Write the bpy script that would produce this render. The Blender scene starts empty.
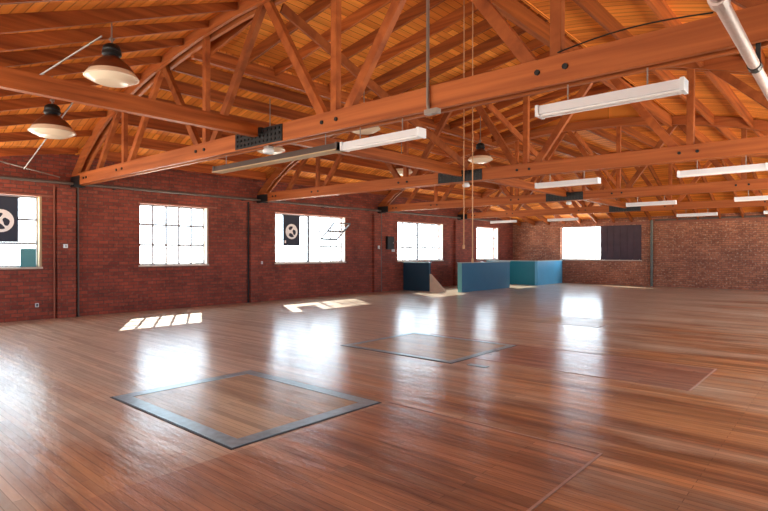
import bpy, bmesh, math, random
from mathutils import Vector, Matrix
random.seed(7)
SC = bpy.context.scene
COL = SC.collection

# ------------------------------------------------------------------ camera, sky, sun, exposure
CAMZ = 1.5
cam_d = bpy.data.cameras.new('camera'); cam = bpy.data.objects.new('camera', cam_d); COL.objects.link(cam)
cam_d.sensor_width = 36; cam_d.lens = 535/768*36; cam_d.clip_start = .05
cam.location = (0, 0, CAMZ)
cam.rotation_euler = (math.radians(90-.27), 0, math.radians(41.4))
SC.camera = cam
W = bpy.data.worlds.new('sky'); SC.world = W; W.use_nodes = True
WN = W.node_tree; bg = WN.nodes['Background']                # hazy sky above, sunlit pavement below
wtc = WN.nodes.new('ShaderNodeTexCoord'); wsp = WN.nodes.new('ShaderNodeSeparateXYZ'); wr = WN.nodes.new('ShaderNodeValToRGB')
WN.links.new(wtc.outputs['Generated'], wsp.inputs[0]); wm = WN.nodes.new('ShaderNodeMapRange'); wm.inputs[1].default_value = -1; wm.inputs[2].default_value = 1
WN.links.new(wsp.outputs[2], wm.inputs[0]); WN.links.new(wm.outputs[0], wr.inputs[0]); WN.links.new(wr.outputs[0], bg.inputs[0])
wr.color_ramp.elements[0].position = .485; wr.color_ramp.elements[0].color = (1, .92, .78, 1)
wr.color_ramp.elements[1].position = .515; wr.color_ramp.elements[1].color = (.43, .54, .62, 1)
bg.inputs[1].default_value = 8.5
sd = bpy.data.lights.new('sun', 'SUN'); sd.energy = 6; sd.angle = math.radians(.6); sd.color = (1, .93, .78)
sun = bpy.data.objects.new('sun', sd); COL.objects.link(sun)
sun.rotation_euler = Vector((1.3, -.75, -1.05)).to_track_quat('-Z', 'Y').to_euler()
SC.view_settings.view_transform = 'Standard'; SC.view_settings.look = 'None'
SC.view_settings.gamma = 1; SC.view_settings.use_curve_mapping = False
SC.view_settings.exposure = 1.08
try:
    SC.cycles.max_bounces = 10; SC.cycles.diffuse_bounces = 7; SC.cycles.transparent_max_bounces = 16
    SC.cycles.caustics_reflective = False; SC.cycles.caustics_refractive = False
    SC.cycles.sample_clamp_indirect = 8
except Exception: pass

XL, XR, YF, YB = -13.8, 1.05, -1.1, 26.1     # inner faces of the four walls
XC = -6.45                                   # middle of the hall
TY = [4.67, 9.87, 15.4, 20.9]               # roof trusses
WT = .30                                     # wall thickness
WTOP = 3.9

# ------------------------------------------------------------------ materials
def newmat(name):
    m = bpy.data.materials.new(name); m.use_nodes = True
    nt = m.node_tree; b = nt.nodes['Principled BSDF']
    return m, nt, b
def nd(nt, t, **k):
    n = nt.nodes.new(t)
    for a, v in k.items(): setattr(n, a, v)
    return n
def plain(name, col, rough=.5, metal=0, noise=0, nscale=6):
    m, nt, b = newmat(name)
    b.inputs['Base Color'].default_value = (*col, 1); b.inputs['Roughness'].default_value = rough; b.inputs['Metallic'].default_value = metal
    if noise:
        tc = nd(nt, 'ShaderNodeTexCoord'); n = nd(nt, 'ShaderNodeTexNoise'); n.inputs['Scale'].default_value = nscale; n.inputs['Detail'].default_value = 5
        nt.links.new(tc.outputs['Object'], n.inputs['Vector'])
        r = nd(nt, 'ShaderNodeMapRange'); r.inputs[3].default_value = 1-noise; r.inputs[4].default_value = 1+noise
        nt.links.new(n.outputs[0], r.inputs[0])
        mx = nd(nt, 'ShaderNodeVectorMath', operation='SCALE'); mx.inputs[0].default_value = col
        nt.links.new(r.outputs[0], mx.inputs['Scale']); nt.links.new(mx.outputs[0], b.inputs['Base Color'])
    return m
def ramp(nt, stops):
    r = nd(nt, 'ShaderNodeValToRGB'); e = r.color_ramp.elements
    while len(e) < len(stops): e.new(.5)
    for i, (p, c) in enumerate(stops): e[i].position = p; e[i].color = (*c, 1)
    return r
def wood(name, light, dark, axis='x', rough=.6, var=.25):
    m, nt, b = newmat(name)
    tc = nd(nt, 'ShaderNodeTexCoord'); mp = nd(nt, 'ShaderNodeMapping')
    s = {'x': (.5, 14, 14), 'y': (14, .5, 14), 'z': (14, 14, .6), 'a': (5, 5, 5)}[axis]
    mp.inputs['Scale'].default_value = s
    oi = nd(nt, 'ShaderNodeObjectInfo'); ad = nd(nt, 'ShaderNodeVectorMath', operation='ADD')
    sc = nd(nt, 'ShaderNodeMath', operation='MULTIPLY'); sc.inputs[1].default_value = 37
    nt.links.new(oi.outputs['Random'], sc.inputs[0])
    nt.links.new(tc.outputs['Object'], ad.inputs[0]); nt.links.new(sc.outputs[0], ad.inputs[1])
    nt.links.new(ad.outputs[0], mp.inputs[0])
    n = nd(nt, 'ShaderNodeTexNoise'); n.inputs['Scale'].default_value = 1; n.inputs['Detail'].default_value = 6; n.inputs['Distortion'].default_value = .4
    nt.links.new(mp.outputs[0], n.inputs['Vector'])
    r = ramp(nt, [(.3, dark), (.7, light)]); nt.links.new(n.outputs[0], r.inputs[0])
    v = nd(nt, 'ShaderNodeMapRange'); v.inputs[3].default_value = 1-var; v.inputs[4].default_value = 1+var
    nt.links.new(oi.outputs['Random'], v.inputs[0])
    mu = nd(nt, 'ShaderNodeVectorMath', operation='SCALE'); nt.links.new(r.outputs[0], mu.inputs[0]); nt.links.new(v.outputs[0], mu.inputs['Scale'])
    nt.links.new(mu.outputs[0], b.inputs['Base Color']); b.inputs['Roughness'].default_value = rough; b.inputs['Specular IOR Level'].default_value = .22
    bp = nd(nt, 'ShaderNodeBump'); bp.inputs['Strength'].default_value = .2; bp.inputs['Distance'].default_value = .01
    nt.links.new(n.outputs[0], bp.inputs['Height']); nt.links.new(bp.outputs[0], b.inputs['Normal'])
    return m
def boards(name, c1, c2, seam, along, width=.14, rough=.7):
    """plank sheathing: boards run along 'x' or 'y'"""
    m, nt, b = newmat(name)
    tc = nd(nt, 'ShaderNodeTexCoord'); sp = nd(nt, 'ShaderNodeSeparateXYZ'); nt.links.new(tc.outputs['Object'], sp.inputs[0])
    a, c = (0, 1) if along == 'x' else (1, 0)
    cb = nd(nt, 'ShaderNodeCombineXYZ'); nt.links.new(sp.outputs[a], cb.inputs[0]); nt.links.new(sp.outputs[c], cb.inputs[1])
    br = nd(nt, 'ShaderNodeTexBrick', offset=.37); br.inputs['Scale'].default_value = 1
    br.inputs['Brick Width'].default_value = 5.2; br.inputs['Row Height'].default_value = width; br.inputs['Mortar Size'].default_value = .005
    br.inputs['Color1'].default_value = (*c1, 1); br.inputs['Color2'].default_value = (*c2, 1); br.inputs['Mortar'].default_value = (*seam, 1)
    nt.links.new(cb.outputs[0], br.inputs['Vector'])
    mp = nd(nt, 'ShaderNodeMapping'); mp.inputs['Scale'].default_value = (.6, 12, 1); nt.links.new(cb.outputs[0], mp.inputs[0])
    n = nd(nt, 'ShaderNodeTexNoise'); n.inputs['Scale'].default_value = 1; n.inputs['Detail'].default_value = 5; nt.links.new(mp.outputs[0], n.inputs['Vector'])
    r = nd(nt, 'ShaderNodeMapRange'); r.inputs[3].default_value = .6; r.inputs[4].default_value = 1.35; nt.links.new(n.outputs[0], r.inputs[0])
    mu = nd(nt, 'ShaderNodeVectorMath', operation='SCALE'); nt.links.new(br.outputs[0], mu.inputs[0]); nt.links.new(r.outputs[0], mu.inputs['Scale'])
    nt.links.new(mu.outputs[0], b.inputs['Base Color']); b.inputs['Roughness'].default_value = rough; b.inputs['Specular IOR Level'].default_value = .22
    return m
def brick(name, axis, c1, c2, mortar, fleck, amount):
    m, nt, b = newmat(name)
    tc = nd(nt, 'ShaderNodeTexCoord'); sp = nd(nt, 'ShaderNodeSeparateXYZ'); nt.links.new(tc.outputs['Object'], sp.inputs[0])
    cb = nd(nt, 'ShaderNodeCombineXYZ'); nt.links.new(sp.outputs[axis], cb.inputs[0]); nt.links.new(sp.outputs[2], cb.inputs[1])
    br = nd(nt, 'ShaderNodeTexBrick', offset=.5); br.inputs['Scale'].default_value = 1
    br.inputs['Brick Width'].default_value = .24; br.inputs['Row Height'].default_value = .086; br.inputs['Mortar Size'].default_value = .011
    br.inputs['Mortar Smooth'].default_value = .3
    br.inputs['Color1'].default_value = (*c1, 1); br.inputs['Color2'].default_value = (*c2, 1); br.inputs['Mortar'].default_value = (*mortar, 1)
    nt.links.new(cb.outputs[0], br.inputs['Vector'])
    n = nd(nt, 'ShaderNodeTexNoise'); n.inputs['Scale'].default_value = 1.1; n.inputs['Detail'].default_value = 6; n.inputs['Roughness'].default_value = .7
    nt.links.new(cb.outputs[0], n.inputs['Vector'])
    r = nd(nt, 'ShaderNodeMapRange'); r.inputs[1].default_value = .3; r.inputs[2].default_value = .7; r.inputs[3].default_value = .65; r.inputs[4].default_value = 1.4; nt.links.new(n.outputs[0], r.inputs[0])
    mu = nd(nt, 'ShaderNodeVectorMath', operation='SCALE'); nt.links.new(br.outputs[0], mu.inputs[0]); nt.links.new(r.outputs[0], mu.inputs['Scale'])
    n2 = nd(nt, 'ShaderNodeTexNoise'); n2.inputs['Scale'].default_value = 13; n2.inputs['Detail'].default_value = 4; nt.links.new(cb.outputs[0], n2.inputs['Vector'])
    r2 = nd(nt, 'ShaderNodeMapRange'); r2.inputs[1].default_value = .56; r2.inputs[2].default_value = .68; r2.inputs[3].default_value = 0; r2.inputs[4].default_value = amount; nt.links.new(n2.outputs[0], r2.inputs[0])
    mx = nd(nt, 'ShaderNodeMix', data_type='RGBA'); nt.links.new(r2.outputs[0], mx.inputs[0]); nt.links.new(mu.outputs[0], mx.inputs[6]); mx.inputs[7].default_value = (*fleck, 1)
    nt.links.new(mx.outputs[2], b.inputs['Base Color']); b.inputs['Roughness'].default_value = .75
    bp = nd(nt, 'ShaderNodeBump', invert=True); bp.inputs['Strength'].default_value = .6; bp.inputs['Distance'].default_value = .012
    nt.links.new(br.outputs['Fac'], bp.inputs['Height']); nt.links.new(bp.outputs[0], b.inputs['Normal'])
    return m
def floorboards(name, warm, deep, pale, pale_lo, pale_hi, rough, rbias=0., boost=1):
    """worn, varnished strip floor; strips run along x"""
    m, nt, b = newmat(name)
    L = nt.links.new
    tc = nd(nt, 'ShaderNodeTexCoord')
    mp = nd(nt, 'ShaderNodeMapping'); mp.inputs['Scale'].default_value = (.3, 4, 1); L(tc.outputs['Object'], mp.inputs[0])
    n = nd(nt, 'ShaderNodeTexNoise'); n.inputs['Scale'].default_value = 1; n.inputs['Detail'].default_value = 8; n.inputs['Roughness'].default_value = .7; L(mp.outputs[0], n.inputs['Vector'])
    r = ramp(nt, [(.38, deep), (.62, warm)]); L(n.outputs[0], r.inputs[0])
    br = nd(nt, 'ShaderNodeTexBrick', offset=.41); br.inputs['Scale'].default_value = 1; br.inputs['Brick Width'].default_value = 1.9; br.inputs['Row Height'].default_value = .062
    br.inputs['Mortar Size'].default_value = .0025; br.inputs['Mortar Smooth'].default_value = .2
    br.inputs['Color1'].default_value = (.72, .72, .72, 1); br.inputs['Color2'].default_value = (1.15, 1.15, 1.15, 1); br.inputs['Mortar'].default_value = (.45, .42, .4, 1)
    L(tc.outputs['Object'], br.inputs['Vector'])
    mu = nd(nt, 'ShaderNodeVectorMath', operation='MULTIPLY'); L(r.outputs[0], mu.inputs[0]); L(br.outputs[0], mu.inputs[1])
    # worn pale areas; painted sunlight and sheen make boards paler toward left wall
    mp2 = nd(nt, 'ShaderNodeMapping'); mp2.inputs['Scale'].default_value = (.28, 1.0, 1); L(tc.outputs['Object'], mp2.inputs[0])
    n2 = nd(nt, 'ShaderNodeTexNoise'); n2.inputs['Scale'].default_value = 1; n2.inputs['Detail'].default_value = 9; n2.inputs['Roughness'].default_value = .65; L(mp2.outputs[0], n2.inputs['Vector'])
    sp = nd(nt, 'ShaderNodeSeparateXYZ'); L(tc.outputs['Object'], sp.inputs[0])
    g = nd(nt, 'ShaderNodeMapRange'); g.inputs[1].default_value = -2.5; g.inputs[2].default_value = -9.0; g.inputs[3].default_value = -.16; g.inputs[4].default_value = .24; L(sp.outputs[0], g.inputs[0])  # painted light: boards turn paler toward the sunny left wall
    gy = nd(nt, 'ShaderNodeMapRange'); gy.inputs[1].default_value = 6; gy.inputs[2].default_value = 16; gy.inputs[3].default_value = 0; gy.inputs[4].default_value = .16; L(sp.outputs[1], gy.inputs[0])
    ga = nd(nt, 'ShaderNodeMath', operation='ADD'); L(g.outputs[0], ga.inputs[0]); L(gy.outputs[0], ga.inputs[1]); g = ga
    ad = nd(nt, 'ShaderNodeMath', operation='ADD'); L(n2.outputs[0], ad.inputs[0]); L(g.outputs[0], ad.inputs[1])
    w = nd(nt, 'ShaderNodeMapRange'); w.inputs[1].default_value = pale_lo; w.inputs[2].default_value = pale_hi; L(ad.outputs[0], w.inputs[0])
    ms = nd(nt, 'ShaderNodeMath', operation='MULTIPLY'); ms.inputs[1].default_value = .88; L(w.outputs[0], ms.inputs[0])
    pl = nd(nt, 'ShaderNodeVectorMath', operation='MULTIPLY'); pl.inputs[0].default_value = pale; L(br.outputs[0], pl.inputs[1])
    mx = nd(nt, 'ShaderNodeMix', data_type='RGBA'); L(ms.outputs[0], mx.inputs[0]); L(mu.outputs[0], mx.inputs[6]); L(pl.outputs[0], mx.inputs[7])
    L(mx.outputs[2], b.inputs['Base Color'])
    # scuffed varnish
    mp3 = nd(nt, 'ShaderNodeMapping'); mp3.inputs['Scale'].default_value = (1.6, 5, 1); L(tc.outputs['Object'], mp3.inputs[0])
    n3 = nd(nt, 'ShaderNodeTexNoise'); n3.inputs['Scale'].default_value = 1; n3.inputs['Detail'].default_value = 7; n3.inputs['Roughness'].default_value = .7; L(mp3.outputs[0], n3.inputs['Vector'])
    rr = nd(nt, 'ShaderNodeMapRange'); rr.inputs[1].default_value = .35; rr.inputs[2].default_value = .7; rr.inputs[3].default_value = rough-.05; rr.inputs[4].default_value = rough+.15; L(n3.outputs[0], rr.inputs[0])
    L(rr.outputs[0], b.inputs['Roughness'])
    b.inputs['Coat Weight'].default_value = .7*boost; b.inputs['Coat Roughness'].default_value = .07; b.inputs['Specular IOR Level'].default_value = .3
    bp = nd(nt, 'ShaderNodeBump'); bp.inputs['Strength'].default_value = .4; bp.inputs['Distance'].default_value = .02
    sm = nd(nt, 'ShaderNodeMath', operation='ADD'); L(n3.outputs[0], sm.inputs[0]); L(br.outputs['Fac'], sm.inputs[1])
    L(n3.outputs[0], bp.inputs['Height']); L(bp.outputs[0], b.inputs['Normal']); L(bp.outputs[0], b.inputs['Coat Normal'])
    return m

M = {}
M['brick_y'] = brick('red brick side', 1, (.30, .058, .032), (.18, .032, .02), (.12, .045, .034), (.42, .2, .13), .25)
M['brick_x'] = brick('brown brick back', 0, (.42, .16, .085), (.27, .09, .05), (.16, .08, .055), (.62, .46, .34), .55)
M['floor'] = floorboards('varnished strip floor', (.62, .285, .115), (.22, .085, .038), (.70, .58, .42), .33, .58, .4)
M['hatch_wood'] = floorboards('worn hatch boards', (.58, .40, .22), (.36, .22, .11), (.58, .46, .30), .3, .6, .42, boost=.5)
M['repair_wood'] = floorboards('greyed repair boards', (.42, .2, .13), (.24, .1, .065), (.42, .3, .24), .4, .7, .32)
M['new_wood'] = floorboards('dark repair boards', (.54, .23, .105), (.19, .075, .038), (.58, .45, .32), .38, .63, .4)
M['steel_strip'] = plain('blue grey steel strip', (.30, .42, .46), .3, .35, .5, 14)
M['seam'] = plain('pale putty seam', (.42, .24, .17), .4, 0, .3, 20)
M['gap'] = plain('dark joint', (.02, .018, .02), .5)
M['deck_x'] = boards('orange roof boards across', (.90, .33, .055), (.6, .18, .03), (.2, .055, .012), 'x')
M['deck_y'] = boards('orange roof boards along', (.92, .35, .06), (.6, .18, .03), (.2, .055, .012), 'y')
JL, JD = (.42, .115, .026), (.17, .038, .010)
M['wood_x'] = wood('timber along x', JL, JD, 'x', .55)
M['wood_y'] = wood('timber along y', JL, JD, 'y', .55)
M['wood_a'] = wood('timber web', (.42, .12, .032), (.22, .052, .015), 'a', .55)
M['truss_x'] = wood('truss chord timber', (.44, .13, .038), (.26, .068, .02), 'x', .5, .08)
M['steel'] = plain('dark steel plate', (.035, .037, .04), .45, .7, .3)
M['iron'] = plain('black iron', (.02, .02, .022), .5, .5)
M['galv'] = plain('galvanised conduit', (.30, .27, .25), .4, .6, .2)
M['pipe'] = plain('grey brown painted pipe', (.13, .10, .09), .5, .2, .25)
M['green_pipe'] = plain('grey green pipe', (.12, .13, .11), .5, .2, .2)
M['white'] = plain('white enamel', (.74, .79, .86), .35)
M['white_pipe'] = plain('dusty white pipe', (.62, .5, .47), .5, 0, .12, 30)
M['tube'] = plain('fluorescent tube glass', (.88, .88, .9), .2)
M['grey_metal'] = plain('grey metal trough', (.09, .07, .065), .6, .2)
M['shade'] = plain('brown enamel shade', (.20, .07, .035), .35, .5, .2)
M['lens'] = plain('cream opal lens', (.85, .74, .58), .25)
M['frame_w'] = plain('pale window frame', (.30, .31, .33), .5)
M['frame_d'] = plain('dark window frame', (.10, .11, .13), .5)
M['sill'] = plain('pale painted sill', (.55, .48, .42), .6, 0, .2)
M['jamb'] = plain('ochre wooden jamb', (.42, .30, .17), .6, 0, .2)
M['teal'] = plain('teal painted half wall', (.025, .15, .27), .35, 0, .1, 2)
M['teal_dark'] = plain('dark teal painted board', (.012, .05, .085), .4, 0, .1, 2)
M['teal_green'] = plain('green teal painted board', (.0, .17, .24), .4, 0, .1, 2)
M['blue_light'] = plain('light blue painted board', (.1, .38, .62), .35, 0, .1, 2)
M['cap'] = plain('pale cap rail', (.35, .45, .45), .35)
M['cap_teal'] = plain('light teal end board', (.12, .38, .40), .45)
M['ply'] = plain('bare plywood', (.62, .48, .36), .6, 0, .12)
M['banner'] = plain('black banner cloth', (.035, .045, .075), .8)
M['banner_w'] = plain('white print', (.95, .95, .97), .8)
M['dark_board'] = plain('dark violet shutter board', (.055, .03, .045), .6, 0, .35, 3)
M['rope'] = plain('tan rope', (.50, .27, .14), .8)
M['rust'] = plain('reddish trim', (.28, .09, .055), .6, 0, .2)
m, nt, b = newmat('window glass')                         # thin pane: mostly clear, a little mirror
tr = nd(nt, 'ShaderNodeBsdfTransparent'); gl = nd(nt, 'ShaderNodeBsdfGlossy'); gl.inputs['Roughness'].default_value = .05
mxs = nd(nt, 'ShaderNodeMixShader'); mxs.inputs[0].default_value = .06
nt.links.new(tr.outputs[0], mxs.inputs[1]); nt.links.new(gl.outputs[0], mxs.inputs[2])
nt.links.new(mxs.outputs[0], nt.nodes['Material Output'].inputs[0]); M['glass'] = m

# ------------------------------------------------------------------ mesh helpers
class MB:
    def __init__(s): s.b = bmesh.new()
    def hexa(s, p):           # 8 corners: bottom 4 ccw, top 4 ccw
        v = [s.b.verts.new(q) for q in p]
        for f in ((3, 2, 1, 0), (4, 5, 6, 7), (0, 1, 5, 4), (1, 2, 6, 5), (2, 3, 7, 6), (3, 0, 4, 7)): s.b.faces.new([v[i] for i in f])
        return s
    def box(s, x0, x1, y0, y1, z0, z1):
        return s.hexa([(x0, y0, z0), (x1, y0, z0), (x1, y1, z0), (x0, y1, z0), (x0, y0, z1), (x1, y0, z1), (x1, y1, z1), (x0, y1, z1)])
    def beam(s, p0, p1, w, h, up=(0, 0, 1)):
        p0, p1, up = Vector(p0), Vector(p1), Vector(up)
        d = (p1-p0).normalized(); sd = d.cross(up).normalized(); u = sd.cross(d)
        a, c = sd*w/2, u*h/2
        return s.hexa([p0-a-c, p1-a-c, p1+a-c, p0+a-c, p0-a+c, p1-a+c, p1+a+c, p0+a+c])
    def tube(s, pts, r, n=10, caps=True):
        pts = [Vector(p) for p in pts]; rings = []; ref = None
        for i, p in enumerate(pts):
            d = (pts[min(i+1, len(pts)-1)]-pts[max(i-1, 0)]).normalized()
            a = ref if ref is not None else (Vector((0, 0, 1)) if abs(d.z) < .9 else Vector((1, 0, 0)))
            a = (a-d*a.dot(d)).normalized(); ref = a; c = d.cross(a)
            rings.append([s.b.verts.new(p+(a*math.cos(t)+c*math.sin(t))*r) for t in [2*math.pi*k/n for k in range(n)]])
        for r0, r1 in zip(rings, rings[1:]):
            for k in range(n): s.b.faces.new((r0[k], r0[(k+1) % n], r1[(k+1) % n], r1[k]))
        if caps: s.b.faces.new(rings[0][::-1]); s.b.faces.new(rings[-1])
        return s
    def lathe(s, prof, c=(0, 0, 0), n=32):
        rings = [[s.b.verts.new((c[0]+r*math.cos(t), c[1]+r*math.sin(t), c[2]+z)) for t in [2*math.pi*k/n for k in range(n)]] for r, z in prof]
        for r0, r1 in zip(rings, rings[1:]):
            for k in range(n): s.b.faces.new((r0[k], r0[(k+1) % n], r1[(k+1) % n], r1[k]))
        s.b.faces.new(rings[0][::-1]); s.b.faces.new(rings[-1])
        return s
    def prism(s, poly, axis, a0, a1):
        def P(q, a): return {0: (a, q[0], q[1]), 1: (q[0], a, q[1]), 2: (q[0], q[1], a)}[axis]
        A = [s.b.verts.new(P(q, a0)) for q in poly]; B = [s.b.verts.new(P(q, a1)) for q in poly]
        s.b.faces.new(A); s.b.faces.new(B[::-1]); n = len(poly)
        for i in range(n): s.b.faces.new((A[i], B[i], B[(i+1) % n], A[(i+1) % n]))
        return s
    def build(s, name, mat, parent=None, bevel=0, smooth=False):
        if bevel: bmesh.ops.bevel(s.b, geom=list(s.b.edges), offset=bevel, segments=1, affect='EDGES')
        bmesh.ops.recalc_face_normals(s.b, faces=list(s.b.faces))
        me = bpy.data.meshes.new(name); s.b.to_mesh(me); s.b.free()
        me.materials.append(M[mat] if isinstance(mat, str) else mat)
        if smooth:
            for p in me.polygons: p.use_smooth = True
            me.set_sharp_from_angle(angle=math.radians(40))
        o = bpy.data.objects.new(name, me); COL.objects.link(o)
        if parent: o.parent = parent
        return o
def tag(o, label=None, cat=None, group=None, kind=None):
    for k, v in (('label', label), ('category', cat), ('group', group), ('kind', kind)):
        if v: o[k] = v
    return o
def empty(name, loc, label, cat, group=None):
    o = bpy.data.objects.new(name, None); COL.objects.link(o); o.location = loc; o.empty_display_size = .2
    return tag(o, label, cat, group)
def copy_tree(o, parent=None):
    c = o.copy(); COL.objects.link(c); c.parent = parent
    for ch in KIDS.get(o.name, []): copy_tree(ch, c)
    return c
KIDS = {}
def remember(root):
    for ch in [x for x in COL.objects if x.parent == root]:
        KIDS.setdefault(root.name, []).append(ch); remember(ch)
def struct(o): o['kind'] = 'structure'; return o
ORD = ['first', 'second', 'third', 'fourth', 'fifth', 'sixth', 'seventh', 'eighth', 'ninth', 'tenth', 'eleventh', 'twelfth', 'thirteenth', 'fourteenth', 'fifteenth', 'sixteenth', 'seventeenth', 'eighteenth', 'nineteenth', 'twentieth']

# ------------------------------------------------------------------ roof profile
def interp(t, x):
    x = abs(x)
    for (a, za), (c, zc) in zip(t, t[1:]):
        if x <= c: return za+(zc-za)*(x-a)/(c-a)
    return t[-1][1]
ARCH = [(0, 5.30), (.7, 5.29), (1.7, 5.22), (2.6, 5.11), (3.4, 4.99), (4.2, 4.82), (5.4, 4.46), (6.0, 4.2), (6.7, 3.8), (7.4, 3.26)]
ROOF = ARCH[:7]+[(6.0, 4.25), (6.5, 4.0), (7.6, 3.78)]
def roof_arch(x): return interp(ROOF, x-XC)
PF, PB = 3.0, 3.15
def roof(x, y):
    z = roof_arch(x)
    if y < TY[0]: return PF+(z+.17-PF)*(y-YF)/(TY[0]-YF)      # the front slope rests on top of the nearest truss
    if y > TY[3]: return PB+(z-PB)*(YB-y)/(YB-TY[3])
    return z
SX0, SX1 = -8.67, -3.55         # raised shed roof over the two middle bays
def shed(x): return 5.19+.185*(x-SX0)    # top of shed rafters

# ------------------------------------------------------------------ walls with openings
def wall(name, mat, axis, a0, a1, t0, t1, z1, holes):
    """axis 0: the wall runs along x, 1: along y; t0..t1 is its thickness"""
    us = sorted({a0, a1, *[h[0] for h in holes], *[h[1] for h in holes]}); zs = sorted({0, z1, *[h[2] for h in holes], *[h[3] for h in holes]})
    mb = MB()
    vt = {}
    def inside(u, z): return any(h[0] < u < h[1] and h[2] < z < h[3] for h in holes)
    solid = [[not inside((us[i]+us[i+1])/2, (zs[j]+zs[j+1])/2) for j in range(len(zs)-1)] for i in range(len(us)-1)]
    def V(i, j, k):
        if (i, j, k) not in vt:
            t = (t0, t1)[k]; vt[i, j, k] = mb.b.verts.new((us[i], t, zs[j]) if axis == 0 else (t, us[i], zs[j]))
        return vt[i, j, k]
    for i in range(len(us)-1):
        for j in range(len(zs)-1):
            if not solid[i][j]: continue
            for k in (0, 1): mb.b.faces.new([V(i, j, k), V(i+1, j, k), V(i+1, j+1, k), V(i, j+1, k)])
            for di, dj, e in ((-1, 0, ((i, j), (i, j+1))), (1, 0, ((i+1, j), (i+1, j+1))), (0, -1, ((i, j), (i+1, j))), (0, 1, ((i, j+1), (i+1, j+1)))):
                ii, jj = i+di, j+dj
                if not (0 <= ii < len(us)-1 and 0 <= jj < len(zs)-1) or not solid[ii][jj]:
                    (p, q), (r, s_) = e; mb.b.faces.new([V(p, q, 0), V(r, s_, 0), V(r, s_, 1), V(p, q, 1)])
    return struct(mb.build(name, mat))
Z0, Z1 = 1.18, 2.78
WL = [(.75, 3.93), (6.17, 8.07), (10.45, 13.52), (16.48, 19.6), (22.47, 24.5)]
WR_FILL = [(5.1, 9.3), (10.5, 14.9), (16, 20.4), (21.4, 25.4)]  # unseen right wall openings, added to brighten the hall
WF_FILL = [(-12.6, -9.8), (-8.2, -5.4), (-3.8, -1.0)]  # unseen front wall openings, added for more fill
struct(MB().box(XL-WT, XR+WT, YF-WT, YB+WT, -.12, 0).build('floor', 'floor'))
wl = wall('wall_left', 'brick_y', 1, YF-WT, YB+WT, XL-WT, XL, WTOP, [(a, c, Z0, Z1) for a, c in WL])
wall('wall_right', 'brick_y', 1, YF-WT, YB+WT, XR, XR+WT, WTOP, [(a, c, Z0, Z1) for a, c in WR_FILL])
wall('wall_back', 'brick_x', 0, XL, XR, YB, YB+WT, WTOP, [(-11.15, -7.34, 1.17, 2.80)])
wall('wall_front', 'brick_x', 0, XL, XR, YF-WT, YF, WTOP, [(a, c, Z0, Z1) for a, c in WF_FILL])
# brick pilasters under the trusses belong to the walls
for i, y in enumerate(TY):
    o = MB().box(XL-.02, XL+.11, y-.42, y-.05, 0, 2.99).build('pilaster', 'brick_y', wl)

# ------------------------------------------------------------------ roof deck
def slab(name, xs, y0, y1, zf, mat, parent=None):
    mb = MB(); t = .035; rows = []
    for x in xs:
        rows.append([mb.b.verts.new((x, y, zf(x, y)+k)) for y, k in ((y0, 0), (y1, 0), (y1, t), (y0, t))])
    for a, c in zip(rows, rows[1:]):
        for k in range(4): mb.b.faces.new((a[k], a[(k+1) % 4], c[(k+1) % 4], c[k]))
    mb.b.faces.new(rows[0]); mb.b.faces.new(rows[-1][::-1])
    o = mb.build(name, mat, parent)
    return o if parent else struct(o)
def xr(a, c, n=40): return [a+(c-a)*i/n for i in range(n+1)]
YE = [YF-.05]+TY+[YB+.05]
ceil_first = None
_xs = xr(XL-.05, XR+.05)
struct(MB().prism([(x, roof_arch(x)-.02) for x in _xs]+[(x, roof_arch(x)+.2) for x in _xs[::-1]], 1, TY[0]-.02, TY[0]+.02).build('ceiling_riser', 'deck_x'))
for i in range(5):
    if i in (1, 2):
        slab('ceiling', xr(XL-.05, SX0, 14), YE[i], YE[i+1], roof, 'deck_x')
        slab('ceiling', xr(SX1, XR+.05, 14), YE[i], YE[i+1], roof, 'deck_x')
    else:
        slab('ceiling', xr(XL-.05, XR+.05), YE[i], YE[i+1], roof, 'deck_x')
slab('ceiling', xr(SX0-.1, SX1+.1, 2), TY[0], TY[2], lambda x, y: shed(x), 'deck_y')
# upright boards closing the raised roof: high side and both ends
struct(MB().box(SX1+.02, SX1+.06, TY[0], TY[2], roof_arch(SX1)-.02, shed(SX1)+.02).build('ceiling_riser', 'deck_y'))
for y in (TY[0], TY[2]):
    xs = xr(SX0, SX1+.05, 12)
    poly = [(x, roof_arch(x)) for x in xs]+[(SX1+.05, shed(SX1+.05)), (SX0, shed(SX0)+.01)]
    struct(MB().prism(poly, 1, y-.02, y+.02).build('ceiling_riser', 'deck_x'))

# ------------------------------------------------------------------ roof joists
BAY = ['front bay before the nearest truss', 'bay between the first and second trusses', 'bay between the second and third trusses', 'bay between the third and fourth trusses', 'last bay against the back wall']
JD_ = .235
def joist(x, i, k, side):
    y0 = YE[i]+(.12 if i else .06); y1 = YE[i+1]-(.12 if i < 4 else .06)
    za, zc = roof(x, y0), roof(x, y1); w = .026; JD_ = .28 if i == 0 else .235
    loc = Vector((x, y0, za))
    mb = MB().hexa([(-w, 0, -JD_), (w, 0, -JD_), (w, y1-y0, zc-za-JD_), (-w, y1-y0, zc-za-JD_), (-w, 0, 0), (w, 0, 0), (w, y1-y0, zc-za), (-w, y1-y0, zc-za)])
    o = mb.build('roof_joist', 'wood_y'); o.location = loc
    tag(o, 'brown plank roof joist, %s from the %s wall in the %s' % (ORD[k], side, ['front bay', 'bay behind the nearest truss', 'bay behind the second truss', 'bay behind the third truss', 'back wall bay'][i]), 'joist', 'roof joists of the '+BAY[i])
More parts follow.
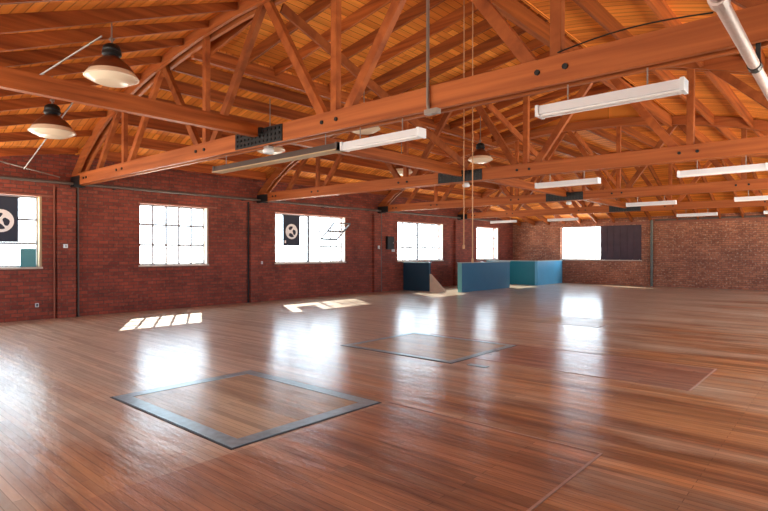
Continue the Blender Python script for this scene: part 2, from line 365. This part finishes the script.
for i in range(5):
    left = [-13.35+.8*k for k in range(6)]
    if i in (1, 2):
        L_, R_ = left[:6], [.55-.8*k for k in range(5)]
    else:
        L_, R_ = [-13.35+.8*k for k in range(9)], [.55-.8*k for k in range(9)]
    for k, x in enumerate(L_):
        if i == 4 and abs(x-XC) > 7.1: pass
        joist(x, i, k, 'left')
    for k, x in enumerate(R_): joist(x, i, k, 'right')
for i in (1, 2):
    y0, y1 = YE[i]+.12, YE[i+1]-.12
    zb = roof_arch(SX0)-.24
    o = MB().box(-.045, .045, 0, y1-y0, 0, .24).build('edge_purlin', 'wood_y'); o.location = (SX0, y0, zb-.03)
    tag(o, 'brown edge beam carrying the low rafter ends %s' % ('behind the nearest truss' if i == 1 else 'behind the second truss'), 'beam', 'edge beams of the raised roof')
    o = MB().box(-.05, .05, 0, y1-y0, 0, .26).build('edge_purlin', 'wood_y'); o.location = (SX1-.06, y0, roof_arch(SX1)-.3)
    tag(o, 'bright edged beam right of the sloping rafters %s' % ('behind the nearest truss' if i == 1 else 'behind the second truss'), 'beam', 'edge beams of the raised roof')
    n = 7
    for k in range(n):
        y = y0+.3+(y1-y0-.6)*k/(n-1)
        L = SX1-SX0
        mb = MB().hexa([(-.02, -.026, -.2), (L, -.026, .185*L-.2), (L, .026, .185*L-.2), (-.02, .026, -.2), (-.02, -.026, 0), (L, -.026, .185*L), (L, .026, .185*L), (-.02, .026, 0)])
        o = mb.build('roof_rafter', 'wood_x'); o.location = (SX0, y, shed(SX0))
        tag(o, 'sloping rafter of the raised roof, %s back from the %s truss' % (ORD[k], ['nearest', 'second'][i-1]), 'rafter', 'raised roof rafters in the '+BAY[i])

# ------------------------------------------------------------------ trusses
CB, CT = 3.03, 3.28        # bottom chord
def make_truss():
    t = empty('roof_truss', (XC, TY[0], 0), 'x', 'truss', 'arched timber roof trusses')
    def strip(off, top, name):
        mb = MB(); N = 44; rows = []
        for q in range(N+1):
            d = -7.35+14.7*q/N; e = .02
            s = (interp(ARCH, d+e)-interp(ARCH, d-e))/(2*e); nrm = Vector((-s, 0, 1)).normalized()
            p = Vector((d, 0, interp(ARCH, d)-.005)); b_ = p-nrm*.225
            rows.append([mb.b.verts.new((v.x, off+w, v.z)) for v, w in ((p, -.028), (p, .028), (b_, .028), (b_, -.028))])
        for a, c in zip(rows, rows[1:]):
            for k in range(4): mb.b.faces.new((a[k], a[(k+1) % 4], c[(k+1) % 4], c[k]))
        mb.b.faces.new(rows[0]); mb.b.faces.new(rows[-1][::-1])
        return mb.build('top_chord', 'truss_x', t)
    for s in (-.075, .075): strip(s, 0, 'top_chord')
    for s in (-.075, .075): MB().box(-7.36, 7.36, s-.028, s+.028, CB, CT).build('bottom_chord', 'truss_x', t, bevel=.004)
    def web(d0, d1, w=.125):
        z1 = interp(ARCH, d1)-.12
        a, c = Vector((d0, 0, CB+.1)), Vector((d1, 0, z1))
        MB().beam(a, c, .088, w, up=(1, 0, 0) if abs(d0-d1) < .01 else (0, 0, 1)).build('web', 'wood_a', t, bevel=.004)
    nodes = [-4.7, -1.58, 1.5, 4.4]
    for d in nodes: web(d, d, .105)
    tops = [-6.0, -3.05, .03, 2.95, 5.85]
    for i, d in enumerate(nodes):
        if i > 0: web(d+(-.13), tops[i])
        if i < 3: web(d+.13, tops[i+1])
    web(-6.15, -4.9, .12); web(6.1, 4.6, .12)
    b0 = MB().tube([(0, 0, 0), (0, -.02, 0)], .026, 8).build('bolt', 'iron', t)
    sp = []
    for d in nodes:
        for dx in (-.14, .12): sp.append((d+dx, CB+.13))
    for d in (-6.6, -6.45, 6.5): sp.append((d, CB+.12))
    for k, (x, z) in enumerate(sp):
        o = b0 if k == 0 else b0.copy()
        if k: COL.objects.link(o); o.parent = t
        o.location = (x, -.102, z)
    # splice plates, both faces, with bolt heads
    mb = MB().box(-.56, .56, -.118, -.104, CB+.01, CT-.01)
    for r in range(3):
        for c in range(12):
            x = -.5+c*.091; mb.tube([(x, -.112, CB+.055+r*.07), (x, -.134, CB+.055+r*.07)], .02, 6)
    pl = mb.build('splice_plate', 'steel', t); pl['label'] = 'dark steel splice plate with rows of bolts'
    MB().box(-.13, .13, -.16, -.118, CT-.09, CT-.005).build('splice_cap', 'steel', pl)
    MB().box(-.56, .56, .104, .118, CB+.01, CT-.01).build('splice_plate', 'steel', t)
    for s in (-1, 1):
        x = s*7.36
        MB().box(min(x-s*.2, x+s*.06), max(x-s*.2, x+s*.06), -.13, .13, CB-.035, CB).build('bearing_shoe', 'iron', t)
        MB().box(min(s*6.85, s*7.42), max(s*6.85, s*7.42), -.12, -.104, CB-.02, CB+.2).build('heel_plate', 'steel', t)
    return t
tr0 = make_truss(); remember(tr0)
TL = ['nearest arched timber truss, its long lower chord crossing the whole picture', 'second arched timber truss from the camera, above the third window',
      'third arched timber truss from the camera, two bays before the back wall', 'farthest arched timber truss, the last one before the back wall']
for i, y in enumerate(TY):
    o = tr0 if i == 0 else copy_tree(tr0)
    o.location = (XC, y, 0); o.rotation_euler = (0, .006, 0); o['label'] = TL[i]

# long tie beam along the hall at chord height, one length per bay
for i, (y0, y1, lb) in enumerate([(YF+.01, TY[0]-.165, 'long brown tie beam descending from upper left to the nearest splice plate'),
                                  (TY[0]+.12, TY[1]-.136, 'long tie beam behind the nearest truss, running to the second truss'),
                                  (TY[1]+.12, TY[2]-.136, 'long tie beam running from the second truss to the third'),
                                  (TY[2]+.12, TY[3]-.136, 'long tie beam running from the third truss to the farthest truss')]):
    o = MB().box(-.05, .05, 0, y1-y0, 0, .2).build('tie_beam', 'wood_y'); o.location = (XC+.05, y0, CT-.13)
    tag(o, lb, 'beam', 'tie beams along the middle of the hall')
for i, (y0, y1) in enumerate([(TY[0], TY[1]), (TY[1], TY[2]), (TY[2], TY[3])]):
    o = MB().beam((0, 0, 0), (0, y1-y0-.3, -1.7), .04, .15).build('sway_brace', 'wood_a'); o.location = (XC+.24, y0+.15, 5.03)
    tag(o, ['flat diagonal sway board descending from the nearest truss to the second truss', 'flat diagonal sway board descending from the second truss to the third', 'flat diagonal sway board descending from the third truss to the farthest'][i], 'brace', 'diagonal sway braces')

# ------------------------------------------------------------------ windows
XG = XL-.16
def bars(mb, us, zs, x, u0, u1, z0, z1, w=.05, t=.03):
    for u in us: mb.box(x-t/2, x+t/2, u-w/2, u+w/2, z0, z1)
    for z in zs: mb.box(x-t/2-.002, x+t/2+.002, u0, u1, z-w/2, z+w/2)
def lw(n, u0, u1, cols, rows, center=None, jamb='sill', mat='frame_w', fr='frame_w', skip=None, mw=.05):
    f = struct(MB().box(XG-.03, XG+.03, u0, u0+.045, Z0, Z1).box(XG-.03, XG+.03, u1-.045, u1, Z0, Z1).box(XG-.03, XG+.03, u0+.045, u1-.045, Z1-.045, Z1).box(XG-.03, XG+.03, u0+.045, u1-.045, Z0, Z0+.045).build('window_%d' % n, fr))
    mb = MB(); spans = [(u0+.045, u1-.045)] if center is None else [(u0+.045, center-.04), (center+.04, u1-.045)]
    for q, (a, c) in enumerate(spans):
        if skip == q: continue
        bars(mb, [a+(c-a)*k/cols for k in range(1, cols)], [Z0+(Z1-Z0)*k/rows for k in range(1, rows)], XG, a, c, Z0+.045, Z1-.045, w=mw)
    mb.build('muntins', mat, f)
    if center is not None: MB().box(XG-.04, XG+.05, center-.035, center+.035, Z0+.04, Z1-.04).build('mullion', 'frame_d', f)
    for a, c in spans: MB().box(XG-.004, XG+.004, a, c, Z0+.045, Z1-.045).build('pane', 'glass', f)
    MB().box(XL-.13, XL+.03, u0-.04, u1+.04, Z0-.035, Z0+.006).build('window_sill', 'sill', f)
    MB().box(XL-.13, XL+.008, u1-.02, u1+.025, Z0, Z1).build('jamb', jamb, f)
    MB().box(XL-.13, XL+.012, u0-.05, u1+.3, Z1-.004, Z1+.035).build('lintel', 'rust', f)
    return f
lw(1, *WL[0], 3, 3, jamb='jamb'); lw(2, *WL[1], 5, 3); f3 = lw(3, *WL[2], 3, 3, center=11.92, skip=0, mw=.03); f4 = lw(4, *WL[3], 3, 3, center=17.95, mw=.028); lw(5, *WL[4], 2, 3)
# open vent of window 3, hinged at its foot and leaning into the hall
MB().box(XG+.02, XG+.05, 12.45, 13.25, 1.72, 1.75).box(XG+.02, XG+.05, 12.45, 13.25, 1.95, 1.98).box(XG+.02, XG+.05, 13.22, 13.25, 1.72, 1.98).build('vent_frame', 'frame_d', f3)
v = MB(); p0, p1 = Vector((XG+.06, 12.47, 2.0)), Vector((XG+.72, 12.47, 2.52)); dy = Vector((0, .76, 0))
for a, c in ((p0, p1), (p0+dy, p1+dy), (p0, p0+dy), (p1, p1+dy), ((p0+p1)/2, (p0+p1)/2+dy)): v.beam(a, c, .05, .04)
v = v.build('open_vent_sash', 'frame_d', f3)
d = (p1-p0).normalized(); MB().beam(p0+dy/2, p1+dy/2, .72, .006, up=(.52, 0, -.66)).build('vent_pane', 'glass', v)
# dark inner sashes of window 4
for y0, y1 in ((16.75, 17.6), (18.25, 19.2)):
    MB().box(XG+.02, XG+.05, y0, y0+.03, 1.72, 2.72).box(XG+.02, XG+.05, y1-.03, y1, 1.72, 2.72).box(XG+.02, XG+.05, y0+.03, y1-.03, 1.72, 1.76).box(XG+.02, XG+.05, y0+.03, y1-.03, 2.69, 2.72).build('inner_sash', 'frame_d', f4)
# back window: glazed half and boarded half
YG = YB+.16; bx0, bx1, bm, bz0, bz1 = -11.15, -7.34, -9.18, 1.17, 2.80
f6 = struct(MB().box(bx0, bx0+.045, YG-.03, YG+.03, bz0, bz1).box(bm-.04, bm, YG-.03, YG+.03, bz0, bz1).box(bx0+.045, bm-.04, YG-.03, YG+.03, bz0, bz0+.045).box(bx0+.045, bm-.04, YG-.03, YG+.03, bz1-.045, bz1).build('window_6', 'frame_w'))
MB().box(bx0+.045, bm-.04, YG-.004, YG+.004, bz0+.045, bz1-.045).build('pane', 'glass', f6)
MB().box(-10.65, -10.62, YG-.05, YG-.02, 1.8, 2.72).box(-9.68, -9.65, YG-.05, YG-.02, 1.8, 2.72).box(-10.62, -9.68, YG-.05, YG-.02, 1.8, 1.84).box(-10.62, -9.68, YG-.05, YG-.02, 2.69, 2.72).build('inner_sash', 'frame_w', f6)
MB().box(bx0-.03, bx1+.03, YB-.03, YB+.1, bz0-.035, bz0+.005).build('window_sill', 'sill', f6)
sb = MB().box(bm+.0, bx1, YB+.03, YB+.09, bz0+.006, bz1-.001).build('window_shutter', 'dark_board')
tag(sb, 'dark violet board filling the right half of the back window', 'shutter')
mb = MB()
for k in range(1, 6): x = bm+.3*k; mb.box(x-.012, x+.012, YB+.018, YB+.03, bz0+.02, bz1-.02)
mb.build('batten', 'dark_board', sb)
struct(MB().box(-8.9, XR, YB-.03, YB-.001, 2.84, 2.92).build('trim_1', 'rust'))
# unseen windows added to the right and front walls as fill daylight
for n, (a, c) in enumerate(WR_FILL):
    X2 = XR+.16
    f = struct(MB().box(X2-.03, X2+.03, a, a+.045, Z0, Z1).box(X2-.03, X2+.03, c-.045, c, Z0, Z1).box(X2-.03, X2+.03, a+.045, c-.045, Z1-.045, Z1).box(X2-.03, X2+.03, a+.045, c-.045, Z0, Z0+.045).build('window_%d' % (7+n), 'frame_w'))
    MB().box(X2-.004, X2+.004, a+.045, c-.045, Z0+.045, Z1-.045).build('pane', 'glass', f)
for n, (a, c) in enumerate(WF_FILL):
    Y2 = YF-.16
    f = struct(MB().box(a, a+.045, Y2-.03, Y2+.03, Z0, Z1).box(c-.045, c, Y2-.03, Y2+.03, Z0, Z1).box(a+.045, c-.045, Y2-.03, Y2+.03, Z1-.045, Z1).box(a+.045, c-.045, Y2-.03, Y2+.03, Z0, Z0+.045).build('window_%d' % (11+n), 'frame_w'))
    MB().box(a+.045, c-.045, Y2-.004, Y2+.004, Z0+.045, Z1-.045).build('pane', 'glass', f)
# sky portals in the openings (they only guide the renderer to the sky)
def portal(loc, rot, sx, sy):
    l = bpy.data.lights.new('daylight', 'AREA'); l.shape = 'RECTANGLE'; l.size = sx; l.size_y = sy; l.cycles.is_portal = True
    o = bpy.data.objects.new('daylight', l); COL.objects.link(o); o.location = loc; o.rotation_euler = rot
H_ = math.pi/2
for a, c in WL: portal((XL-.29, (a+c)/2, (Z0+Z1)/2), (0, -H_, 0), Z1-Z0, c-a)
for a, c in WR_FILL: portal((XR+.29, (a+c)/2, (Z0+Z1)/2), (0, H_, 0), Z1-Z0, c-a)
for a, c in WF_FILL: portal(((a+c)/2, YF-.29, (Z0+Z1)/2), (H_, 0, 0), c-a, Z1-Z0)
portal(((bx0+bm)/2, YB+.29, (bz0+bz1)/2), (-H_, 0, 0), bm-bx0, bz1-bz0)

# ------------------------------------------------------------------ floor hatches and repairs
def hatch(name, x0, x1, y0, y1, label, w, parts):
    t = empty(name, ((x0+x1)/2, (y0+y1)/2, 0), label, 'floor hatch', 'square hatches in the floor')
    cx, cy = t.location.x, t.location.y
    a, c, e, g = x0-cx, x1-cx, y0-cy, y1-cy
    MB().box(a+w, c-w, e+w, g-w, .0005, .005).build('hatch_panel', 'hatch_wood', t)
    for q in ((a+w, c-w, e, e+w), (a+w, c-w, g-w, g), (a, a+w, e, g), (c-w, c, e, g)): MB().box(*q, .0005, .008).build('steel_strip', 'steel_strip', t)
    s = .022
    for q in ((a, c, e-s, e), (a, c, g, g+s), (a-s, a, e-s, g+s), (c, c+s, e-s, g+s)): MB().box(*q, .0005, .004).build('gap_line', 'gap', t)
    return t
hatch('floor_hatch', -5.78, -3.58, 2.30, 3.98, 'nearest square hatch in the floor, framed by blue grey steel strips', .14, 0)
hatch('floor_hatch', -6.24, -4.12, 6.05, 7.9, 'second square hatch in the floor, beyond the nearest one', .1, 0)
o = MB().box(-3.9, -3.62, 6.1, 6.2, .0005, .006).build('steel_strip', 'steel_strip'); tag(o, 'short loose steel strip on the floor beside the second hatch', 'metal strip')
def repair(x0, x1, y0, y1, mat, label):
    o = MB().box(x0, x1, y0, y1, .0005, .003).build('floor_repair', mat); tag(o, label, 'floor patch')
    s = .02
    MB().box(x1, x1+s, y0, y1+s, .0004, .0045).build('edge_seam', 'seam', o); MB().box(x0, x1, y1, y1+s, .0004, .0045).build('edge_seam', 'seam', o)
repair(-5.9, -1.36, 6.55, 8.0, 'repair_wood', 'greyed rectangular patch of floorboards right of the second hatch')
repair(-3.5, -1.43, 1.2, 4.05, 'new_wood', 'dark patch of floorboards at the bottom of the picture')
repair(-5.4, -3.9, 10.9, 12.3, 'hatch_wood', 'pale square of floorboards before the back window reflection')

# ------------------------------------------------------------------ teal half walls in the far corner
HW = 1.14
def half(name, x0, x1, y0, y1, mat, label, endface=None):
    t = empty(name, ((x0+x1)/2, (y0+y1)/2, 0), label, 'half wall', 'painted half walls in the far left corner'); cx, cy = t.location.x, t.location.y
    MB().box(x0-cx, x1-cx, y0-cy, y1-cy, 0, HW-.03).build('wall_board', mat, t, bevel=.004)
    MB().box(x0-cx-.02, x1-cx+.02, y0-cy-.02, y1-cy+.02, HW-.03, HW).build('cap_rail', 'cap', t)
    if endface: MB().box(x0-cx, x1-cx, y0-cy-.018, y0-cy-.001, 0, HW-.035).build('end_board', 'cap_teal', t)
    return t
half('half_wall', -11.4, -11.22, 17.2, 20.95, 'teal', 'long teal half wall with a light end board, below the fifth window', True)
half('half_wall', XL+.02, -11.2, 23.35, 23.5, 'teal_green', 'dark green teal half wall standing out from the left wall')
half('half_wall', -11.19, -11.05, 23.3, YB-.03, 'blue_light', 'light blue half wall running to the back wall')
t = half('half_wall', XL+.03, -12.47, 16.8, 16.92, 'teal_dark', 'dark navy half wall under the fourth window')
g = MB().prism([(-12.44, 0), (-11.7, 0), (-12.44, .68)], 1, 16.8, 16.92).build('plywood_buttress', 'ply')
tag(g, 'pale triangular plywood brace at the end of the dark half wall', 'brace')

# ------------------------------------------------------------------ banners
def banner(y0, y1, z0, z1, yc, zc, label):
    x = XL-.06
    o = MB().box(0, .008, y0-yc, y1-yc, z0-zc, z1-zc).build('banner', 'banner'); o.location = (x, yc, zc)
    tag(o, label, 'banner', 'black banners hung in the windows')
    MB().prism([(.25*math.cos(a), .25*math.sin(a)) for a in [2*math.pi*k/28 for k in range(28)]], 0, .009, .012).build('emblem_disc', 'banner_w', o)
    for k, (dy, dz, ry, rz, rot) in enumerate([(-.05, .11, .085, .055, .5), (.1, -.02, .06, .09, .3), (-.03, -.12, .1, .06, -.4)]):
        P = []
        for q in range(16):
            a = 2*math.pi*q/16; u, w = ry*math.cos(a)*(1+.2*math.cos(3*a)), rz*math.sin(a); P.append((dy+u*math.cos(rot)-w*math.sin(rot), dz+u*math.sin(rot)+w*math.cos(rot)))
        MB().prism(P, 0, .013, .015).build('emblem_mark', 'banner', o)
    MB().box(.009, .012, y0-yc+.06, y0-yc+.12, z0-zc+.08, z0-zc+.17).build('corner_mark', 'banner_w', o)
    MB().tube([(.0, y0-yc-.03, z1-zc), (.0, y1-yc+.03, z1-zc)], .012, 8).build('rod', 'iron', o)
banner(2.86, 3.52, 1.74, 2.72, 3.19, 2.2, 'black banner with white disc in the leftmost window')
banner(10.79, 11.49, 1.74, 2.72, 11.14, 2.2, 'black banner with white disc in the third window')
o = MB().box(XL-.1, XL-.06, 3.56, 3.86, Z0+.006, 1.6).build('sill_panel', plain('teal glass panel', (.03, .22, .25), .3)); tag(o, 'small teal panel standing on the sill of the leftmost window', 'panel')

# ------------------------------------------------------------------ hanging dome lamps
def dome():
    t = empty('pendant_lamp', (0, 0, 0), 'x', 'lamp', 'brown dome pendant lamps')
    MB().lathe([(.30, .075), (.36, .0), (.365, -.015), (.35, -.02)], n=36).build('rim', 'lens', t, smooth=True)
    MB().lathe([(.34, -.018), (.30, -.05), (.22, -.085), (.2, -.09), (.05, -.095)], n=36).build('lens', 'lens', t, smooth=True)
    MB().lathe([(.325, .0), (.3, .09), (.24, .17), (.15, .25), (.1, .29)], n=36).build('shade', 'shade', t, smooth=True)
    MB().lathe([(.10, .29), (.13, .32), (.13, .36), (.115, .37), (.125, .39), (.11, .44), (.07, .47), (.03, .48)], n=20).build('neck', 'iron', t, smooth=True)
    MB().tube([(0, 0, .48), (0, 0, .53)], .018, 8).box(-.03, .03, -.03, .03, .53, .56).build('hook', 'galv', t)
    return t
d0 = dome(); remember(d0)
LAMPS = [(-7.5, 2.98, 3.86, 'largest brown dome lamp at upper left, the nearer and higher of two'),
         (-9.75, 2.95, 3.46, 'brown dome lamp at far upper left below the larger one'),
         (-7.6, 8.0, 4.06, 'dome lamp behind the grey fluorescent strip of the nearest truss'),
         (-9.9, 7.35, 3.83, 'dome lamp seen just above the long dark fluorescent strip'),
         (-7.6, 12.55, 4.02, 'dome lamp above the splice plate of the second truss'),
         (-9.9, 12.0, 3.85, 'small distant dome lamp low behind the second truss')]
for k, (x, y, z, lb) in enumerate(LAMPS):
    o = d0 if k == 0 else copy_tree(d0); o.location = (x, y, z); o['label'] = lb
    o.scale = (.93, .93, .93)
    top = (roof(x, y) if not (TY[0] < y < TY[2] and x > SX0) else shed(x)-.0)
    st = MB().tube([(0, 0, .56), (0, 0, (top-z)/.93)], .012, 8).build('stem', 'galv', o)

# ------------------------------------------------------------------ fluorescent strips
def strip_light(L, body='white', tube='tube', lip=False):
    t = empty('fluorescent_light', (0, 0, 0), 'x', 'ceiling light', 'fluorescent strip lights under the trusses')
    MB().prism([(-.045, .035), (.045, .035), (.07, -.05), (-.07, -.05)], 0, -L/2, L/2).build('reflector', body, t)
    if lip: MB().box(-L/2, L/2, -.085, .085, -.064, -.05).build('pale_lip', 'jamb', t)
    else:
      for s in (-.035, .035): MB().tube([(-L/2+.03, s, -.055), (L/2-.03, s, -.055)], .014, 8).build('tube', tube, t)
    for s in (-1, 1):
        x = s*(L/2); MB().box(min(x, x-s*.03), max(x, x-s*.03), -.073, .073, -.066, .037).build('end_cap', body, t)
        xx = s*(L/2-.28)
        MB().tube([(xx, 0, .03), (xx, 0, .185)], .007, 6).build('hanger', 'galv', t)
    return t
base = strip_light(1.22); remember(base)
FL = []
for j, (y, nm) in enumerate(zip(TY, ['nearest', 'second', 'third', 'farthest'])):
    FL += [(-1.6, y, 'white fluorescent strip, rightmost under the %s truss' % nm), (-4.1 if j else -4.17, y, 'white fluorescent strip under the %s truss, left of the rightmost one' % nm)]
FL += [(-8.85, TY[3], 'short distant fluorescent strip under the farthest truss above the back window'), (-11.5, TY[3], 'short distant fluorescent strip under the farthest truss near the far corner')]
for k, (x, y, lb) in enumerate(FL):
    o = base if k == 0 else copy_tree(base); o.location = (x, y, CB-.185-.006*(x-XC)); o['label'] = lb
    if k == 0: o['label'] = 'large white fluorescent strip at upper right, under the nearest truss'
    if k == 1: o['label'] = 'grey white fluorescent strip near the middle, under the nearest truss'
dk = strip_light(2.86, 'grey_metal', 'tube', True); dk.location = (-6.27, TY[0], CB-.185); dk['label'] = 'long dark metal fluorescent trough left of the middle, under the nearest truss'

# ------------------------------------------------------------------ pipes, conduits, cables, ropes
o = MB().tube([(XL+.17, YF+.01, 3.11), (XL+.17, YB-.01, 3.11)], .035, 10).build('wall_pipe', 'pipe', smooth=True); tag(o, 'long grey brown pipe along the top of the left brick wall', 'pipe')
for y in [2, 5.5, 7.2, 9.2, 12.4, 14.6, 17.8, 20.1, 23.4]: MB().box(XL+.0, XL+.17, y-.015, y+.015, 3.06, 3.075).build('pipe_bracket', 'iron', o)
o = MB().tube([(XR-.01, YB-.05, 2.98), (-6.75, YB-.05, 2.98)], .04, 10).build('wall_pipe', 'pipe', smooth=True); tag(o, 'dark pipe along the top of the back brick wall', 'pipe')
o = MB().tube([(-6.89, YB-.06, 0), (-6.89, YB-.06, 2.98)], .055, 12).build('down_pipe', 'green_pipe', smooth=True); tag(o, 'grey green vertical pipe on the back wall beside the dark board', 'pipe')
for y, z0, mt, lb in ((4.7, 0, 'pipe', 'dark vertical conduit on the left wall right of the leftmost window'), (4.2, 0, 'rust', 'reddish vertical conduit closest to the leftmost window'), (9.42, 0, 'iron', 'dark vertical conduit between the second and third windows'), (15.46, 0, 'pipe', 'vertical conduit between the third and fourth windows'), (20.9, 0, 'pipe', 'vertical conduit between the fourth and fifth windows')):
    o = MB().tube([(XL+.03, y, z0), (XL+.03, y, 3.05)], .022, 8).build('conduit', mt, smooth=True); tag(o, lb, 'conduit', 'vertical conduits on the left wall')
def wbox(y, z, w, h, mat, label, name='switch_box', d=.04, x=XL):
    o = MB().box(0, d, -w/2, w/2, -h/2, h/2).build(name, mat, bevel=.006); o.location = (x+.002, y, z); tag(o, label, 'switch box' if name == 'switch_box' else name.replace('_', ' ')); return o
s1 = wbox(4.4, 1.66, .09, .09, 'white', 'small white switch box right of the leftmost window', x=XL+.11)
MB().box(.04, .046, -.012, .012, -.02, .02).build('toggle', 'frame_w', s1)
s2 = wbox(3.85, .33, .07, .09, 'white', 'small white outlet low on the left wall'); MB().box(.04, .043, -.02, .02, -.03, .03).build('socket', 'frame_d', s2)
s3 = wbox(9.9, 1.2, .09, .09, 'white', 'small white switch box left of the third window'); MB().box(.04, .046, -.012, .012, -.02, .02).build('toggle', 'frame_w', s3)
e = wbox(15.95, 1.9, .4, .5, 'iron', 'dark electrical panel between third and fourth windows', 'electrical_panel', .1)
MB().box(.1, .108, -.17, .17, -.22, .22).build('panel_door', 'steel', e); MB().box(.108, .12, .12, .14, -.03, .03).build('latch', 'galv', e)
s4 = wbox(16.18, 1.6, .16, .1, 'white', 'small white box right below the dark electrical panel'); MB().box(.04, .046, -.012, .012, -.02, .02).build('toggle', 'frame_w', s4)
s5 = wbox(15.2, 1.72, .09, .12, 'white', 'small white box left of the dark electrical panel', x=XL+.11); MB().box(.04, .046, -.012, .012, -.02, .02).build('toggle', 'frame_w', s5)
# white pipe running overhead at the right
o = MB().tube([(-.53, YF+.0, 2.80), (-.53, TY[1], 2.80)], .036, 12).build('overhead_pipe', 'white_pipe', smooth=True); tag(o, 'thick dusty white pipe crossing the upper right corner overhead', 'pipe')
MB().tube([(-.53, 4.45, 2.80), (-.53, 4.54, 2.80)], .043, 12).build('coupling', 'iron', o)
MB().tube([(-.53, 3.15, 2.80), (-.53, 3.24, 2.80)], .048, 12).build('coupling', 'white_pipe', o)
for y in TY[:2]: MB().box(-.545, -.515, y-.01 if y < 9 else y-.03, y+.01 if y < 9 else y-.005, 2.8, CB).build('strap', 'iron', o)
# conduit dropping to the nearest truss with a small junction box
o = MB().tube([(-3.38, TY[0]-.14, 4.72), (-3.38, TY[0]-.14, 3.05), (-3.36, TY[0]-.14, 2.97)], .018, 8).build('drop_conduit', 'galv', smooth=True); tag(o, 'pale vertical conduit dropping to a box on the nearest truss', 'conduit')
MB().box(-3.4, -3.24, TY[0]-.18, TY[0]-.1, 2.95, 3.0).build('junction_box', 'galv', o)
# hanging ropes
for x, y, zb, lb in ((-4.35, 6.72, 1.62, 'shorter left one of two thin tan hanging ropes'), (-4.2, 6.72, 1.42, 'longer right one of two thin tan hanging ropes')):
    top = shed(x)
    o = MB().tube([(x, y, top-.0), (x, y, zb)], .008, 8).build('hanging_rope', 'rope', smooth=True); tag(o, lb, 'rope', 'ropes hanging from the roof')
    MB().tube([(x, y, zb), (x, y, zb-.06)], .018, 8).build('rope_knot', 'rope', o)
# tie rods at upper left
def rod(p0, p1, label, mat='galv', r=.012):
    o = MB().tube([p0, p1], r, 8).build('tie_rod', mat, smooth=True); tag(o, label, 'rod', 'thin steel tie rods under the roof')
rod((-7.62, 2.9, 4.42), (-8.5, 2.35, 3.9), 'pale rod slanting down left from the largest dome lamp')
rod((-8.9, 3.1, 4.0), (-12.2, 3.2, 3.15), 'pale rod slanting behind the lower dome lamp at upper left')
rod((-12.9, 2.6, 3.42), (-13.4, 4.2, 3.2), 'pale rod low at the left edge above the pipe')
# electric cable along the nearest truss and sensors under the splice plates
pts = [(-2.0+.15*k, TY[0]-.06, CT+.008+.05*math.sin(math.pi*k/8)) for k in range(9)]
o = MB().tube(pts, .007, 6).build('power_cable', 'iron', smooth=True); tag(o, 'thin dark cable lying along the top of the nearest truss chord', 'cable')
for i, y in enumerate(TY[:3]):
    t = empty('ceiling_sensor', (XC+.12, y+.0, CB), ['small white round sensor under the nearest splice plate', 'small white round sensor under the second splice plate', 'small white round sensor under the third splice plate'][i], 'sensor', 'round sensors under the splice plates')
    MB().box(-.05, .05, -.05, .05, -.03, 0).build('mount', 'galv', t)
    MB().lathe([(.06, -.03), (.085, -.06), (.07, -.1), (.02, -.11)], n=20).build('sensor_cap', 'white', t, smooth=True)
